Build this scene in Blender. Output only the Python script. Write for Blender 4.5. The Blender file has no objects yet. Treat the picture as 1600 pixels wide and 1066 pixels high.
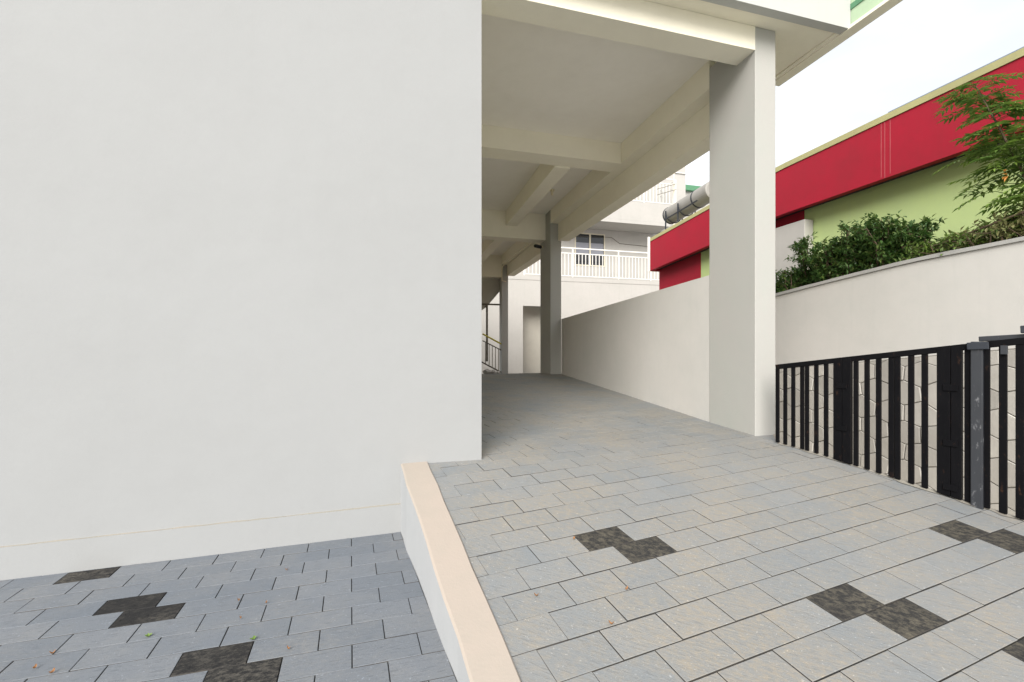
import bpy, bmesh, math, random
from mathutils import Vector, Matrix, Quaternion
random.seed(7)
S = bpy.context.scene
COL = S.collection

# ------------------------------------------------------------------ camera, sky, sun, exposure
cd = bpy.data.cameras.new('camera'); cam = bpy.data.objects.new('camera', cd); COL.objects.link(cam)
cam.location = (0, 0, 1.5); cam.rotation_euler = (math.radians(90), 0, 0)
cd.sensor_width = 36; cd.lens = 36 * 720 / 1600; cd.shift_y = 7 / 1600
cd.clip_start = 0.05; cd.clip_end = 2000
S.camera = cam

SUN_EL, SUN_AZ = math.radians(33), math.radians(197)      # azimuth clockwise from +Y: behind the camera, to the left
w = bpy.data.worlds.new('World'); S.world = w; w.use_nodes = True
nt = w.node_tree; nt.nodes.clear()
wo = nt.nodes.new('ShaderNodeOutputWorld'); bg = nt.nodes.new('ShaderNodeBackground')
sky = nt.nodes.new('ShaderNodeTexSky'); sky.sky_type = 'NISHITA'; sky.sun_disc = False
sky.sun_elevation = SUN_EL; sky.sun_rotation = SUN_AZ; sky.air_density = 1.5; sky.dust_density = 4.0
tc = nt.nodes.new('ShaderNodeTexCoord')
mp = nt.nodes.new('ShaderNodeMapping'); mp.inputs['Scale'].default_value = (1, 1, 2.6)
nz = nt.nodes.new('ShaderNodeTexNoise'); nz.inputs['Scale'].default_value = 2.2; nz.inputs['Detail'].default_value = 5; nz.inputs['Roughness'].default_value = .5
cr = nt.nodes.new('ShaderNodeValToRGB')
cr.color_ramp.elements[0].position = .3; cr.color_ramp.elements[0].color = (2.95, 2.99, 3.02, 1)
cr.color_ramp.elements[1].position = .64; cr.color_ramp.elements[1].color = (4.1, 4.12, 4.13, 1)
mx = nt.nodes.new('ShaderNodeMix'); mx.data_type = 'RGBA'; mx.inputs[0].default_value = .88
nt.links.new(tc.outputs['Generated'], mp.inputs['Vector']); nt.links.new(mp.outputs[0], nz.inputs['Vector'])
nt.links.new(nz.outputs[0], cr.inputs[0]); nt.links.new(sky.outputs[0], mx.inputs[6]); nt.links.new(cr.outputs[0], mx.inputs[7])
nt.links.new(mx.outputs[2], bg.inputs['Color']); nt.links.new(bg.outputs[0], wo.inputs[0])
bg.inputs['Strength'].default_value = .10
sd = bpy.data.lights.new('sun', 'SUN'); sun = bpy.data.objects.new('sun', sd); COL.objects.link(sun)
sd.energy = 1.5; sd.angle = math.radians(36); sd.color = (1, .965, .92)
sdir = Vector((math.sin(SUN_AZ) * math.cos(SUN_EL), math.cos(SUN_AZ) * math.cos(SUN_EL), math.sin(SUN_EL)))
sun.rotation_euler = sdir.to_track_quat('Z', 'Y').to_euler(); sun.location = (-4, -8, 20)
S.view_settings.view_transform = 'Standard'; S.view_settings.look = 'None'
S.view_settings.exposure = 1.75; S.view_settings.gamma = 1; S.view_settings.use_curve_mapping = False
S.cycles.max_bounces = 10; S.cycles.diffuse_bounces = 6; S.cycles.use_denoising = True

# ------------------------------------------------------------------ frame of the building
U = Vector((.9609, .2768)); V = Vector((-.2234, .9747))
def P(u, v, z=0.0):
    a = U * u + V * v
    return Vector((a.x, a.y, z))

# ------------------------------------------------------------------ materials
def new_mat(name):
    m = bpy.data.materials.new(name); m.use_nodes = True
    n = m.node_tree; b = n.nodes['Principled BSDF']; return m, n, b
def node(n, t, **k):
    x = n.nodes.new(t)
    for a, v in k.items():
        if a in x.inputs.keys(): x.inputs[a].default_value = v
        else: setattr(x, a, v)
    return x
def noise(n, pos, scale, detail=4, rough=.55, stretch=None, dist=0):
    t = node(n, 'ShaderNodeTexNoise', Scale=scale, Detail=detail, Roughness=rough, Distortion=dist)
    if stretch:
        m = node(n, 'ShaderNodeMapping'); m.inputs['Scale'].default_value = stretch
        n.links.new(pos, m.inputs['Vector']); n.links.new(m.outputs[0], t.inputs['Vector'])
    else: n.links.new(pos, t.inputs['Vector'])
    return t.outputs[0]
def ramp(n, fac, a, b, ca=(0, 0, 0, 1), cb=(1, 1, 1, 1)):
    r = node(n, 'ShaderNodeValToRGB'); e = r.color_ramp.elements
    e[0].position = a; e[0].color = ca; e[1].position = b; e[1].color = cb
    n.links.new(fac, r.inputs[0]); return r.outputs[0]
def mixc(n, fac, a, b, blend='MIX'):
    x = n.nodes.new('ShaderNodeMix'); x.data_type = 'RGBA'; x.blend_type = blend
    for s, v in ((0, fac), (6, a), (7, b)):
        if isinstance(v, (int, float)): x.inputs[s].default_value = v
        elif isinstance(v, (tuple, list)): x.inputs[s].default_value = (*v[:3], 1)
        else: n.links.new(v, x.inputs[s])
    return x.outputs[2]
def math_(n, op, a, b):
    x = node(n, 'ShaderNodeMath', operation=op)
    for i, v in enumerate((a, b)):
        if isinstance(v, (int, float)): x.inputs[i].default_value = v
        else: n.links.new(v, x.inputs[i])
    return x.outputs[0]
def bump(n, b, h, strength, dist):
    x = node(n, 'ShaderNodeBump', Strength=strength, Distance=dist)
    n.links.new(h, x.inputs['Height']); n.links.new(x.outputs[0], b.inputs['Normal'])
def position(n): return n.nodes.new('ShaderNodeNewGeometry').outputs['Position']

def plaster(name, col, dirt=(.42, .40, .36), dirt_amt=.25, streak=.2, rough=.85, bs=.25, vary=0):
    m, n, b = new_mat(name); p = position(n)
    if vary: col = mixc(n, n.nodes.new('ShaderNodeObjectInfo').outputs['Random'], tuple(x * (1 - vary) for x in col), tuple(min(1, x * (1 + vary)) for x in col))
    big = ramp(n, noise(n, p, .9, 5, .6), .38, .72)
    mid = ramp(n, noise(n, p, 5.5, 6, .65), .45, .8)
    st = ramp(n, noise(n, p, 3.0, 5, .6, (3.2, 3.2, .18)), .55, .85)
    c = mixc(n, math_(n, 'MULTIPLY', big, dirt_amt * .55), col, dirt)
    c = mixc(n, math_(n, 'MULTIPLY', mid, dirt_amt * .35), c, dirt)
    c = mixc(n, math_(n, 'MULTIPLY', st, streak * .5), c, dirt)
    spk = ramp(n, noise(n, p, 38, 2, .5), .73, .77)
    c = mixc(n, math_(n, 'MULTIPLY', spk, dirt_amt * .5), c, dirt)
    n.links.new(c, b.inputs['Base Color']); b.inputs['Roughness'].default_value = rough; b.inputs['Specular IOR Level'].default_value = .2
    h = math_(n, 'ADD', noise(n, p, 2.4, 3), math_(n, 'MULTIPLY', noise(n, p, 60, 4, .6), .25))
    bump(n, b, h, bs, .02); return m
def paver_mat(name, base, alt, sand, sand_lo, sand_hi, sand_amt, streak_dir, speck=.35, soft=.3):
    m, n, b = new_mat(name); p = position(n)
    rnd = n.nodes.new('ShaderNodeObjectInfo').outputs['Random']
    c = mixc(n, rnd, base, alt)
    # offset the grain by the tile's own random number, so neighbours do not run on
    off = node(n, 'ShaderNodeVectorMath', operation='ADD'); n.links.new(p, off.inputs[0])
    cx = node(n, 'ShaderNodeCombineXYZ'); r7 = math_(n, 'MULTIPLY', rnd, 37.0)
    for i in range(3): n.links.new(r7, cx.inputs[i])
    n.links.new(cx.outputs[0], off.inputs[1]); q = off.outputs[0]
    rot = node(n, 'ShaderNodeMapping'); rot.inputs['Rotation'].default_value = (0, 0, streak_dir)
    n.links.new(q, rot.inputs['Vector']); q = rot.outputs[0]
    gr = noise(n, q, 13, 8, .74, (1.0, 6.0, 3), .25)
    c = mixc(n, math_(n, 'MULTIPLY', ramp(n, gr, .42, .78), .35), c, tuple(x * 1.5 for x in base))
    c = mixc(n, math_(n, 'MULTIPLY', ramp(n, gr, .56, .30), .45), c, tuple(x * .62 for x in base))
    patch = ramp(n, noise(n, p, 1.6, 6, .66), sand_lo - .08, sand_hi + .02)
    fine = ramp(n, noise(n, q, 24, 9, .82, (1, 1.7, 1.5), .1), .45, .60)
    sm = math_(n, 'MULTIPLY', math_(n, 'MULTIPLY', patch, math_(n, 'ADD', math_(n, 'MULTIPLY', fine, 1 - soft), soft)), sand_amt)
    c = mixc(n, sm, c, sand)
    sp = ramp(n, noise(n, p, 110, 3, .55), .68, .76)
    c = mixc(n, math_(n, 'MULTIPLY', sp, speck), c, (.6, .56, .48))
    spd = ramp(n, noise(n, p, 70, 3, .6), .33, .27)
    c = mixc(n, math_(n, 'MULTIPLY', spd, .4), c, (.06, .06, .06))
    n.links.new(c, b.inputs['Base Color'])
    rr = node(n, 'ShaderNodeMapRange'); n.links.new(gr, rr.inputs[0]); rr.inputs[3].default_value = .6; rr.inputs[4].default_value = .88
    n.links.new(rr.outputs[0], b.inputs['Roughness']); b.inputs['Specular IOR Level'].default_value = .3 if base[0] > .1 else .03
    h = math_(n, 'ADD', gr, math_(n, 'MULTIPLY', noise(n, q, 70, 4, .7), .35))
    bump(n, b, h, .55, .008); return m
def paint(name, col, rough=.5, metal=0, wear=None, wear_amt=.5, scale=14, bs=.1, stretch=(1, 1, .5)):
    m, n, b = new_mat(name); p = position(n)
    v = noise(n, p, scale, 6, .65, stretch)
    c = mixc(n, math_(n, 'MULTIPLY', ramp(n, v, .4, .7), .3), col, tuple(min(1, x * 1.35 + .004) for x in col))
    if wear:
        c = mixc(n, math_(n, 'MULTIPLY', ramp(n, noise(n, p, scale * 2.2, 8, .7, stretch), .60, .72), wear_amt), c, wear)
    n.links.new(c, b.inputs['Base Color']); b.inputs['Roughness'].default_value = rough; b.inputs['Metallic'].default_value = metal
    if max(col) < .005: b.inputs['Specular IOR Level'].default_value = .10
    bump(n, b, v, bs, .01); return m
def leaf_mat(name, a, bcol, tr=.35):
    m, n, b = new_mat(name); p = position(n)
    c = mixc(n, ramp(n, noise(n, p, 9, 5, .7), .35, .68), a, bcol)
    c = mixc(n, math_(n, 'MULTIPLY', ramp(n, noise(n, p, 40, 2), .55, .75), .5), c, tuple(x * 1.6 for x in bcol))
    n.links.new(c, b.inputs['Base Color']); b.inputs['Roughness'].default_value = .45
    t = n.nodes.new('ShaderNodeBsdfTranslucent'); n.links.new(c, t.inputs[0])
    mx_ = n.nodes.new('ShaderNodeMixShader'); mx_.inputs[0].default_value = tr
    n.links.new(b.outputs[0], mx_.inputs[1]); n.links.new(t.outputs[0], mx_.inputs[2])
    n.links.new(mx_.outputs[0], n.nodes['Material Output'].inputs[0]); return m

MT = {}
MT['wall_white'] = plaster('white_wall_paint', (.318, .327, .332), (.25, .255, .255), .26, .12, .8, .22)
MT['carport'] = plaster('cream_white_plaster', (.87, .84, .715), (.56, .51, .42), .25, .12)
MT['fascia'] = plaster('fascia_paint', (.48, .485, .478), (.35, .41, .37), .25, .35)
MT['column'] = plaster('column_paint', (.40, .397, .38), (.32, .42, .36), .25, .15)
MT['ceiling'] = plaster('ceiling_plaster', (.90, .88, .825), (.6, .57, .50), .3, .0)
MT['kerb'] = plaster('cream_kerb_paint', (.385, .332, .288), (.28, .28, .24), .6, .1)
MT['kerb_side'] = plaster('kerb_side_shade', (.42, .43, .44), (.28, .31, .32), .5, .3)  # shaded look of the kerb's sides painted in as a cooler grey
MT['retaining'] = plaster('retaining_plaster', (.585, .575, .555), (.36, .40, .38), .3, .3)
MT['cap'] = plaster('grey_cap_cement', (.42, .42, .41), (.22, .22, .21), .6, .1)
MT['far_white'] = plaster('far_white_paint', (.46, .447, .425), (.30, .31, .28), .35, .5)
MT['red'] = plaster('red_wall_paint', (.365, .013, .032), (.25, .02, .03), .9, .6, .7)
MT['drip'] = plaster('drip_pink', (.40, .09, .10), (.38, .02, .04), .9, .9)
MT['green'] = plaster('green_wall_paint', (.50, .62, .27), (.41, .51, .29), .6, .5, .8)
MT['olive'] = plaster('olive_coping_paint', (.42, .40, .20), (.2, .19, .12), .5, .3)
MT['stone'] = plaster('stone_cladding', (.43, .417, .39), (.21, .195, .175), .6, .55, .85, .6, .16)
MT['joint'] = plaster('stone_joint', (.20, .19, .17), (.08, .075, .07), .5, 0)
MT['soil'] = plaster('bed_soil', (.09, .065, .045), (.04, .03, .02), .9, 0, .95, .8)
MT['asphalt'] = plaster('street_ground', (.36, .355, .34), (.25, .25, .24), .6, 0)
MT['dirt'] = plaster('passage_dirt', (.36, .32, .25), (.2, .18, .14), .7, 0)
MT['grout'] = plaster('joint_sand', (.055, .055, .058), (.26, .22, .15), .5, 0, .95, .6)
MT['mortar'] = plaster('edge_mortar', (.27, .25, .22), (.22, .23, .19), .8, 0, .9, .9)
MT['paver_ramp'] = paver_mat('slate_paver_dusty', (.262, .295, .322), (.315, .337, .352), (.44, .385, .30), .38, .58, .85, .38, .20, .35)
MT['paver_yard'] = paver_mat('slate_paver_clean', (.185, .215, .255), (.24, .265, .30), (.42, .40, .36), .50, .70, .5, -.3)
MT['paver_dark'] = paver_mat('black_slate_paver', (.014, .014, .0145), (.022, .022, .022), (.20, .178, .13), .28, .50, .75, .38, .14, .0)
MT['paver_dark_yard'] = paver_mat('black_slate_paver_yard', (.004, .0045, .006), (.006, .006, .007), (.30, .275, .23), .46, .60, .55, -.3, .16, .0)
MT['black'] = paint('black_gate_paint', (.003, .003, .004), .55, 0, (.07, .035, .02), .5, 12)
MT['postgrey'] = paint('grey_post_paint', (.026, .029, .035), .45, 0, (.35, .36, .38), .6, 10)
MT['darksoffit'] = paint('dark_soffit', (.02, .015, .015), .9)  # shade under the roof band painted into the near-black colour
MT['bluecap'] = paint('blue_grey_sheet', (.20, .24, .32), .4, .3)
MT['whitepaint'] = paint('white_rail_paint', (.68, .67, .64), .5, 0, (.45, .38, .30), .5, 8)
MT['tank'] = paint('tank_beige', (.26, .25, .23), .55, 0, (.2, .19, .17), .7, 5)
MT['darkmetal'] = paint('dark_metal', (.03, .035, .045), .5, .3)
MT['frame'] = paint('cream_frame', (.62, .58, .46), .5)
MT['greenrail'] = paint('pale_green_paint', (.40, .52, .36), .5, 0, (.26, .3, .2), .6, 7)
MT['greendark'] = paint('deep_green_paint', (.08, .22, .12), .5)
MT['steel'] = paint('brown_steel', (.10, .085, .06), .5, .3)
MT['yellow'] = paint('yellow_rail', (.55, .48, .04), .5)
MT['shade'] = plaster('stair_grey', (.45, .43, .38), (.3, .28, .24), .5, .2)
MT['bark'] = paint('bark', (.10, .07, .045), .9, 0, (.05, .035, .02), .6, 30)
MT['leaf_dark'] = leaf_mat('dark_leaf', (.034, .092, .022), (.095, .175, .04), .34)
MT['leaf_mid'] = leaf_mat('mid_leaf', (.08, .15, .03), (.16, .22, .055))
MT['leaf_pale'] = leaf_mat('pale_leaf', (.15, .17, .06), (.26, .24, .11))
MT['leaf_tree'] = leaf_mat('tree_leaf', (.06, .15, .03), (.20, .29, .06), .45)
MT['leaf_new'] = leaf_mat('new_leaf', (.14, .26, .04), (.24, .34, .07))
MT['leaf_orange'] = leaf_mat('orange_leaf', (.62, .22, .05), (.55, .32, .08))
MT['litter'] = paint('dry_leaf', (.28, .14, .06), .9)
def glass_mat():
    m, n, b = new_mat('dark_glass'); b.inputs['Base Color'].default_value = (.02, .022, .026, 1)
    b.inputs['Roughness'].default_value = .08; b.inputs['Specular IOR Level'].default_value = .6; return m
MT['glass'] = glass_mat()
MT['curtain'] = paint('curtain_grey', (.25, .26, .30), .9)
MT['lampwhite'] = paint('lamp_white', (.75, .68, .5), .4)

# ------------------------------------------------------------------ mesh helpers
class MB:
    def __init__(s): s.v = []; s.f = []
    def add(s, vs, fs):
        o = len(s.v); s.v += [Vector(x) for x in vs]; s.f += [tuple(i + o for i in q) for q in fs]; return s
    def prism(s, poly, z0, z1):
        """poly: world xy points (counter-clockwise); z0 and z1 a number or a function of (x, y)"""
        a = sum(poly[i][0] * poly[(i + 1) % len(poly)][1] - poly[(i + 1) % len(poly)][0] * poly[i][1] for i in range(len(poly)))
        if a < 0: poly = poly[::-1]
        n = len(poly); g = lambda z, p: z(p[0], p[1]) if callable(z) else z
        vs = [(p[0], p[1], g(z0, p)) for p in poly] + [(p[0], p[1], g(z1, p)) for p in poly]
        fs = [tuple(range(n))[::-1], tuple(range(n, 2 * n))] + [(i, (i + 1) % n, n + (i + 1) % n, n + i) for i in range(n)]
        return s.add(vs, fs)
    def box(s, u0, u1, v0, v1, z0, z1):
        return s.prism([P(u0, v0)[:2], P(u1, v0)[:2], P(u1, v1)[:2], P(u0, v1)[:2]], z0, z1)
    def beam(s, a, b, w_, h_, up=(0, 0, 1)):
        """a bar of section w_ x h_ from point a to point b"""
        a, b = Vector(a), Vector(b); d = (b - a).normalized(); up = Vector(up)
        if abs(d.dot(up)) > .98: up = Vector((-V.x, -V.y, 0)) if True else up
        r = d.cross(up).normalized(); t = r.cross(d).normalized()
        vs = [e + r * (sx * w_ / 2) + t * (sy * h_ / 2) for e in (a, b) for sx, sy in ((-1, -1), (1, -1), (1, 1), (-1, 1))]
        return s.add(vs, [(0, 1, 2, 3), (7, 6, 5, 4), (4, 5, 1, 0), (5, 6, 2, 1), (6, 7, 3, 2), (7, 4, 0, 3)])
    def tube(s, pts, r, n=8):
        pts = [Vector(p) for p in pts]; rs = r if isinstance(r, (list, tuple)) else [r] * len(pts)
        rings = []
        for i, p in enumerate(pts):
            d = (pts[min(i + 1, len(pts) - 1)] - pts[max(i - 1, 0)]).normalized()
            q = Vector((0, 0, 1)) if abs(d.z) < .9 else Vector((1, 0, 0))
            x = d.cross(q).normalized(); y = d.cross(x).normalized()
            rings.append([p + (x * math.cos(2 * math.pi * k / n) + y * math.sin(2 * math.pi * k / n)) * rs[i] for k in range(n)])
        vs = [q for r_ in rings for q in r_]; fs = []
        for i in range(len(pts) - 1):
            for k in range(n):
                k2 = (k + 1) % n; fs.append((i * n + k, i * n + k2, (i + 1) * n + k2, (i + 1) * n + k))
        fs += [tuple(range(n))[::-1], tuple(range((len(pts) - 1) * n, len(pts) * n))]
        return s.add(vs, fs)
    def build(s, name, mat, parent=None, bevel=0, smooth=False, seg=2):
        lo = Vector([min(q[i] for q in s.v) for i in range(3)]); hi = Vector([max(q[i] for q in s.v) for i in range(3)])
        o = Vector(((lo.x + hi.x) / 2, (lo.y + hi.y) / 2, lo.z))
        me = bpy.data.meshes.new(name); me.from_pydata([q - o for q in s.v], [], s.f)
        bm = bmesh.new(); bm.from_mesh(me)
        bmesh.ops.recalc_face_normals(bm, faces=bm.faces) if len(bm.faces) < 3000 else None
        if bevel: bmesh.ops.bevel(bm, geom=list(bm.edges), offset=bevel, segments=seg, affect='EDGES', profile=.5)
        bm.to_mesh(me); bm.free()
        if smooth:
            for p in me.polygons: p.use_smooth = True
        me.materials.append(MT[mat])
        return link(name, me, o, parent)
ORG = {}
def link(name, data, org, parent=None):
    ob = bpy.data.objects.new(name, data); COL.objects.link(ob)
    org = Vector(org)
    if parent is not None:
        ob.parent = parent; ob.location = org - ORG[parent.name]
    else: ob.location = org
    ORG[ob.name] = org
    return ob
def tag(o, label=None, cat=None, group=None, kind=None):
    for k, v in (('label', label), ('category', cat), ('group', group), ('kind', kind)):
        if v: o[k] = v
    return o
def thing(name, loc, label, cat, group=None): return tag(link(name, None, loc), label, cat, group)
def copy_tree(o, delta, parent=None):
    c = o.copy(); COL.objects.link(c)
    if parent is not None: c.parent = parent; c.location = o.location
    else: c.location = o.location + Vector(delta)
    for ch in list(o.children): copy_tree(ch, delta, c)
    return c

# ------------------------------------------------------------------ ground surfaces
def z_yard(x, y): return .1382 + .041 * x - .028 * y
def uv_of(x, y):
    d = U.x * V.y - U.y * V.x
    return (x * V.y - y * V.x) / d, (U.x * y - U.y * x) / d
def z_drive(x, y):
    u, v = uv_of(x, y)
    a = -.0611 - .022 * x + .157 * y
    b = .562 + .031 * (v - 3.83) + .006 * (u - .6)
    c = .79 - .06 * (v - 11.2)
    def smin(p, q, k):
        h = max(0, min(1, .5 + .5 * (q - p) / k)); return q * (1 - h) + p * h - k * h * (1 - h)
    return smin(smin(a, b, .06), c, .05)

m = MB().add([(-900, -900, -.75), (900, -900, -.75), (900, 900, -.75), (-900, 900, -.75)], [(0, 1, 2, 3)])
tag(m.build('ground', 'asphalt'), kind='structure')

# kerb line (top edges)
KR = (Vector((.037, 1.76)), Vector((-.692, 3.772))); KL = (Vector((-.158, 1.755)), Vector((-.905, 3.723)))
def ext(k, t): return k[0] + (k[1] - k[0]) * t
EDGE_C = 5.146 + .035                          # right rim of the driveway:  x + .586 y = EDGE_C

def clip(poly, nx, ny, c):
    """keep the side  nx*x + ny*y <= c"""
    out = []
    for i, p in enumerate(poly):
        q = poly[(i + 1) % len(poly)]; a = nx * p[0] + ny * p[1] - c; b = nx * q[0] + ny * q[1] - c
        if a <= 0: out.append(p)
        if (a < 0 < b) or (b < 0 < a):
            t = a / (a - b); out.append((p[0] + (q[0] - p[0]) * t, p[1] + (q[1] - p[1]) * t))
    return out
def halfplane(a, b, left=True):
    d = b - a; n = Vector((d.y, -d.x)).normalized()          # points right of a->b
    if not left: n = -n
    return n.x, n.y, n.dot(a)
hp_drive_k = halfplane(KR[0], KR[1], left=False); hp_yard_k = halfplane(KL[0], KL[1], left=True)
hp_edge = (1, .586, EDGE_C)
ca, cb = P(3.745, 3.6), P(3.90, 11)
hp_wall1 = halfplane(Vector(ca[:2]), Vector(cb[:2]), left=True)
VS = 3.575                                     # behind this line the floor runs in under the roof
vn = Vector((-U.y, U.x)); vd = vn.dot(Vector(P(0, VS)[:2]))
hp_front, hp_back = (vn.x, vn.y, vd), (-vn.x, -vn.y, -vd)
hp_corner = halfplane(Vector((2.575, 4.44)), Vector(P(3.745, 3.84)[:2]), left=True)
DRIVE_SETS = [[hp_drive_k, hp_front, hp_edge], [hp_drive_k, hp_back, hp_corner, hp_wall1]]
YARD_SETS = [[hp_yard_k]]
def inside(p, h): return h[0] * p[0] + h[1] * p[1] - h[2] <= 1e-6
def cut(poly, sets):
    """the pieces of a polygon that lie in the region; True when nothing was cut off"""
    out = []
    for cs in sets:
        c = poly
        for h in cs:
            c = clip(c, *h)
            if len(c) < 3: break
        if len(c) >= 3: out.append(c)
    ar = lambda q: abs(sum(q[i][0] * q[(i + 1) % len(q)][1] - q[(i + 1) % len(q)][0] * q[i][1] for i in range(len(q)))) / 2
    tot = sum(ar(c) for c in out)
    if tot > ar(poly) * .9995: return [poly], True
    return [c for c in out if ar(c) > .0004], False

def sheet(name, us, vs, zf, dz, mat, mapper, clips, skirt=None):
    """a surface made of small quads following zf"""
    m_ = MB()
    for i in range(len(us) - 1):
        for j in range(len(vs) - 1):
            poly = [mapper(us[i], vs[j]), mapper(us[i + 1], vs[j]), mapper(us[i + 1], vs[j + 1]), mapper(us[i], vs[j + 1])]
            poly = [(p[0], p[1]) for p in poly]
            for pc in cut(poly, clips)[0]:
                m_.add([(p[0], p[1], zf(*p) + dz) for p in pc], [tuple(range(len(pc)))])
    return m_.build(name, mat)
rng = lambda a, b, s: [a + (b - a) * i / max(1, round((b - a) / s)) for i in range(max(1, round((b - a) / s)) + 1)]
drive = sheet('driveway', rng(-.8, 5.2, .3), rng(-.6, 18.4, .3), z_drive, -.016, 'grout', lambda u, v: P(u, v), DRIVE_SETS)
tag(drive, kind='structure')
yard = sheet('yard', rng(-9, .8, .7), rng(-1, 4.5, .7), z_yard, -.014, 'grout', lambda u, v: P(u, v), YARD_SETS); tag(yard, kind='structure')

# pavers: running bond, each a block of its own
def tile_mesh(name, iv, jv, gi, gj, mat, ch=.0022, th=.028):
    il, jl = iv.length, jv.length; a, b = gi / il / 2, gj / jl / 2
    def pt(s, t, z): q = iv * (s - .5) + jv * (t - .5); return (q.x, q.y, z)
    ci, cj = ch / il, ch / jl
    r = [(a, b), (1 - a, b), (1 - a, 1 - b), (a, 1 - b)]
    r2 = [(a + ci, b + cj), (1 - a - ci, b + cj), (1 - a - ci, 1 - b - cj), (a + ci, 1 - b - cj)]
    vs = [pt(*q, -th) for q in r] + [pt(*q, -ch * .8) for q in r] + [pt(*q, 0) for q in r2]
    fs = []
    for k in range(4):
        l = (k + 1) % 4; fs += [(k, l, 4 + l, 4 + k), (4 + k, 4 + l, 8 + l, 8 + k)]
    fs.append((8, 9, 10, 11))
    me = bpy.data.meshes.new(name); me.from_pydata(vs, [], fs)
    bm = bmesh.new(); bm.from_mesh(me); bmesh.ops.recalc_face_normals(bm, faces=bm.faces)
    if bm.faces and max(bm.faces, key=lambda f: f.calc_center_median().z).normal.z < 0: bmesh.ops.reverse_faces(bm, faces=bm.faces)
    bm.to_mesh(me); bm.free(); me.materials.append(MT[mat]); me.materials.append(MT['grout'])
    for p in me.polygons:
        if abs(p.normal.z) < .2: p.material_index = 1
    return me
def clipped_tile(polys, zf, dz, mat, parent, th=.028):
    m_ = MB()
    for poly in polys: m_.prism(poly, lambda x, y: zf(x, y) + dz - th, lambda x, y: zf(x, y) + dz)
    ob = m_.build('paver', mat, parent); ob.data.materials.append(MT['grout'])
    for p in ob.data.polygons:
        if abs(p.normal.z) < .2: p.material_index = 1
    return ob
def shrink(q, g):
    cc = Vector((sum(p[0] for p in q) / len(q), sum(p[1] for p in q) / len(q)))
    return [tuple(Vector(p) + (cc - Vector(p)).normalized() * g) for p in q]
def in_view(x, y, z, pad=1.12):
    if y < .3: return False
    return abs(x / y) < .8 * 1.388 * pad and (z - 1.5) / y > -.7306 * pad - .05
def lay(parent, o, iv, jv, zf, clips, dark, mats, hidden, limit):
    """collect tiles, nearest first; those past the limit become one joined part"""
    o, iv, jv = Vector(o), Vector(iv), Vector(jv); out = []
    for j in range(-90, 40):
        for k in range(-60, 60):
            n = k + (.5 if j % 2 else 0)
            c = o + iv * (n + .5) + jv * (j + .5)
            if c.y < .2 or hidden(c): continue
            poly = [tuple(o + iv * (n + s) + jv * (j + t)) for s, t in ((0, 0), (1, 0), (1, 1), (0, 1))]
            z = zf(c.x, c.y)
            seen = in_view(c.x, c.y, z)
            cl, full = cut(poly, clips)
            if not cl: continue
            out.append((0 if seen else 1, c.length, n, j, c, z, full, cl))
    out.sort(key=lambda t: (t[0], t[1]))
    meshes = {k: tile_mesh('paver', iv, jv, .0048, .0038, mats[k]) for k in (0, 1)}
    rest = MB()
    for idx, (ns, dist, n, j, c, z, full, cl) in enumerate(out):
        d = 1 if (n, j) in dark else 0
        dz = random.uniform(-.0012, .0012)
        if idx < limit:
            if full:
                ob = bpy.data.objects.new('paver', meshes[d]); COL.objects.link(ob); ob.parent = parent
                e = .05
                nx, ny = -(zf(c.x + e, c.y) - zf(c.x - e, c.y)) / (2 * e), -(zf(c.x, c.y + e) - zf(c.x, c.y - e)) / (2 * e)
                nrm = Vector((nx + random.gauss(0, .003), ny + random.gauss(0, .003), 1)).normalized()
                ob.rotation_mode = 'QUATERNION'; ob.rotation_quaternion = Vector((0, 0, 1)).rotation_difference(nrm)
                ob.location = Vector((c.x, c.y, z + dz)) - ORG[parent.name]
            else:
                clipped_tile([shrink(q, .0018) for q in cl], zf, dz, mats[d], parent)
        else:
            for q in cl: rest.prism(shrink(q, .0025), lambda x, y: zf(x, y) + dz - .025, lambda x, y: zf(x, y) + dz)
    if rest.v:
        r = rest.build('pavers_beyond', mats[0], parent); tag(r, kind='stuff')

RO, RI, RJ = (-.196, 2.534), (.282, .1125), (.074, -.155)
LO, LI, LJ = (-2.05, 3.071), (.3015, .073), (.061, -.174)
def index_at(px, py, o, iv, jv, plane):
    c, a, b = plane; dx, dz = (px - 800) / 720, -(py - 540) / 720
    t = (c - 1.5) / (dz - a * dx - b); x, y = dx * t - o[0], t - o[1]
    det = iv[0] * jv[1] - iv[1] * jv[0]
    i, j = (x * jv[1] - y * jv[0]) / det, (iv[0] * y - iv[1] * x) / det
    jj = math.floor(j); off = .5 if jj % 2 else 0
    return math.floor(i - off) + off, jj
# where the dark pavers lie in the pattern (column, row)
DARK_R = {(2.0, 0), (2.5, 1)}
DARK_L = {(.5, 5), (1.0, 6)}
for q in ((1310, 943), (1408, 966), (1507, 820), (1576, 833), (1578, 1013)): DARK_R.add(index_at(*q, RO, RI, RJ, (-.0611, -.022, .157)))
for q in ((205, 944), (228, 962), (135, 900)): DARK_L.add(index_at(*q, LO, LI, LJ, (.1382, .041, -.028)))
def hid_drive(c):
    u, v = uv_of(c.x, c.y); return (v > 4.1 and u < .4) or v > 12.6 or u > 5.3 or c.y < .7 or (v > 3.6 and u > 3.9)
def hid_yard(c):
    u, v = uv_of(c.x, c.y); return v > 4.35 or u < -5 or c.y < .7
lay(drive, RO, RI, RJ, z_drive, DRIVE_SETS, DARK_R, ('paver_ramp', 'paver_dark'), hid_drive, 300)
lay(yard, LO, LI, LJ, z_yard, YARD_SETS, DARK_L, ('paver_yard', 'paver_dark_yard'), hid_yard, 300)

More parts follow.
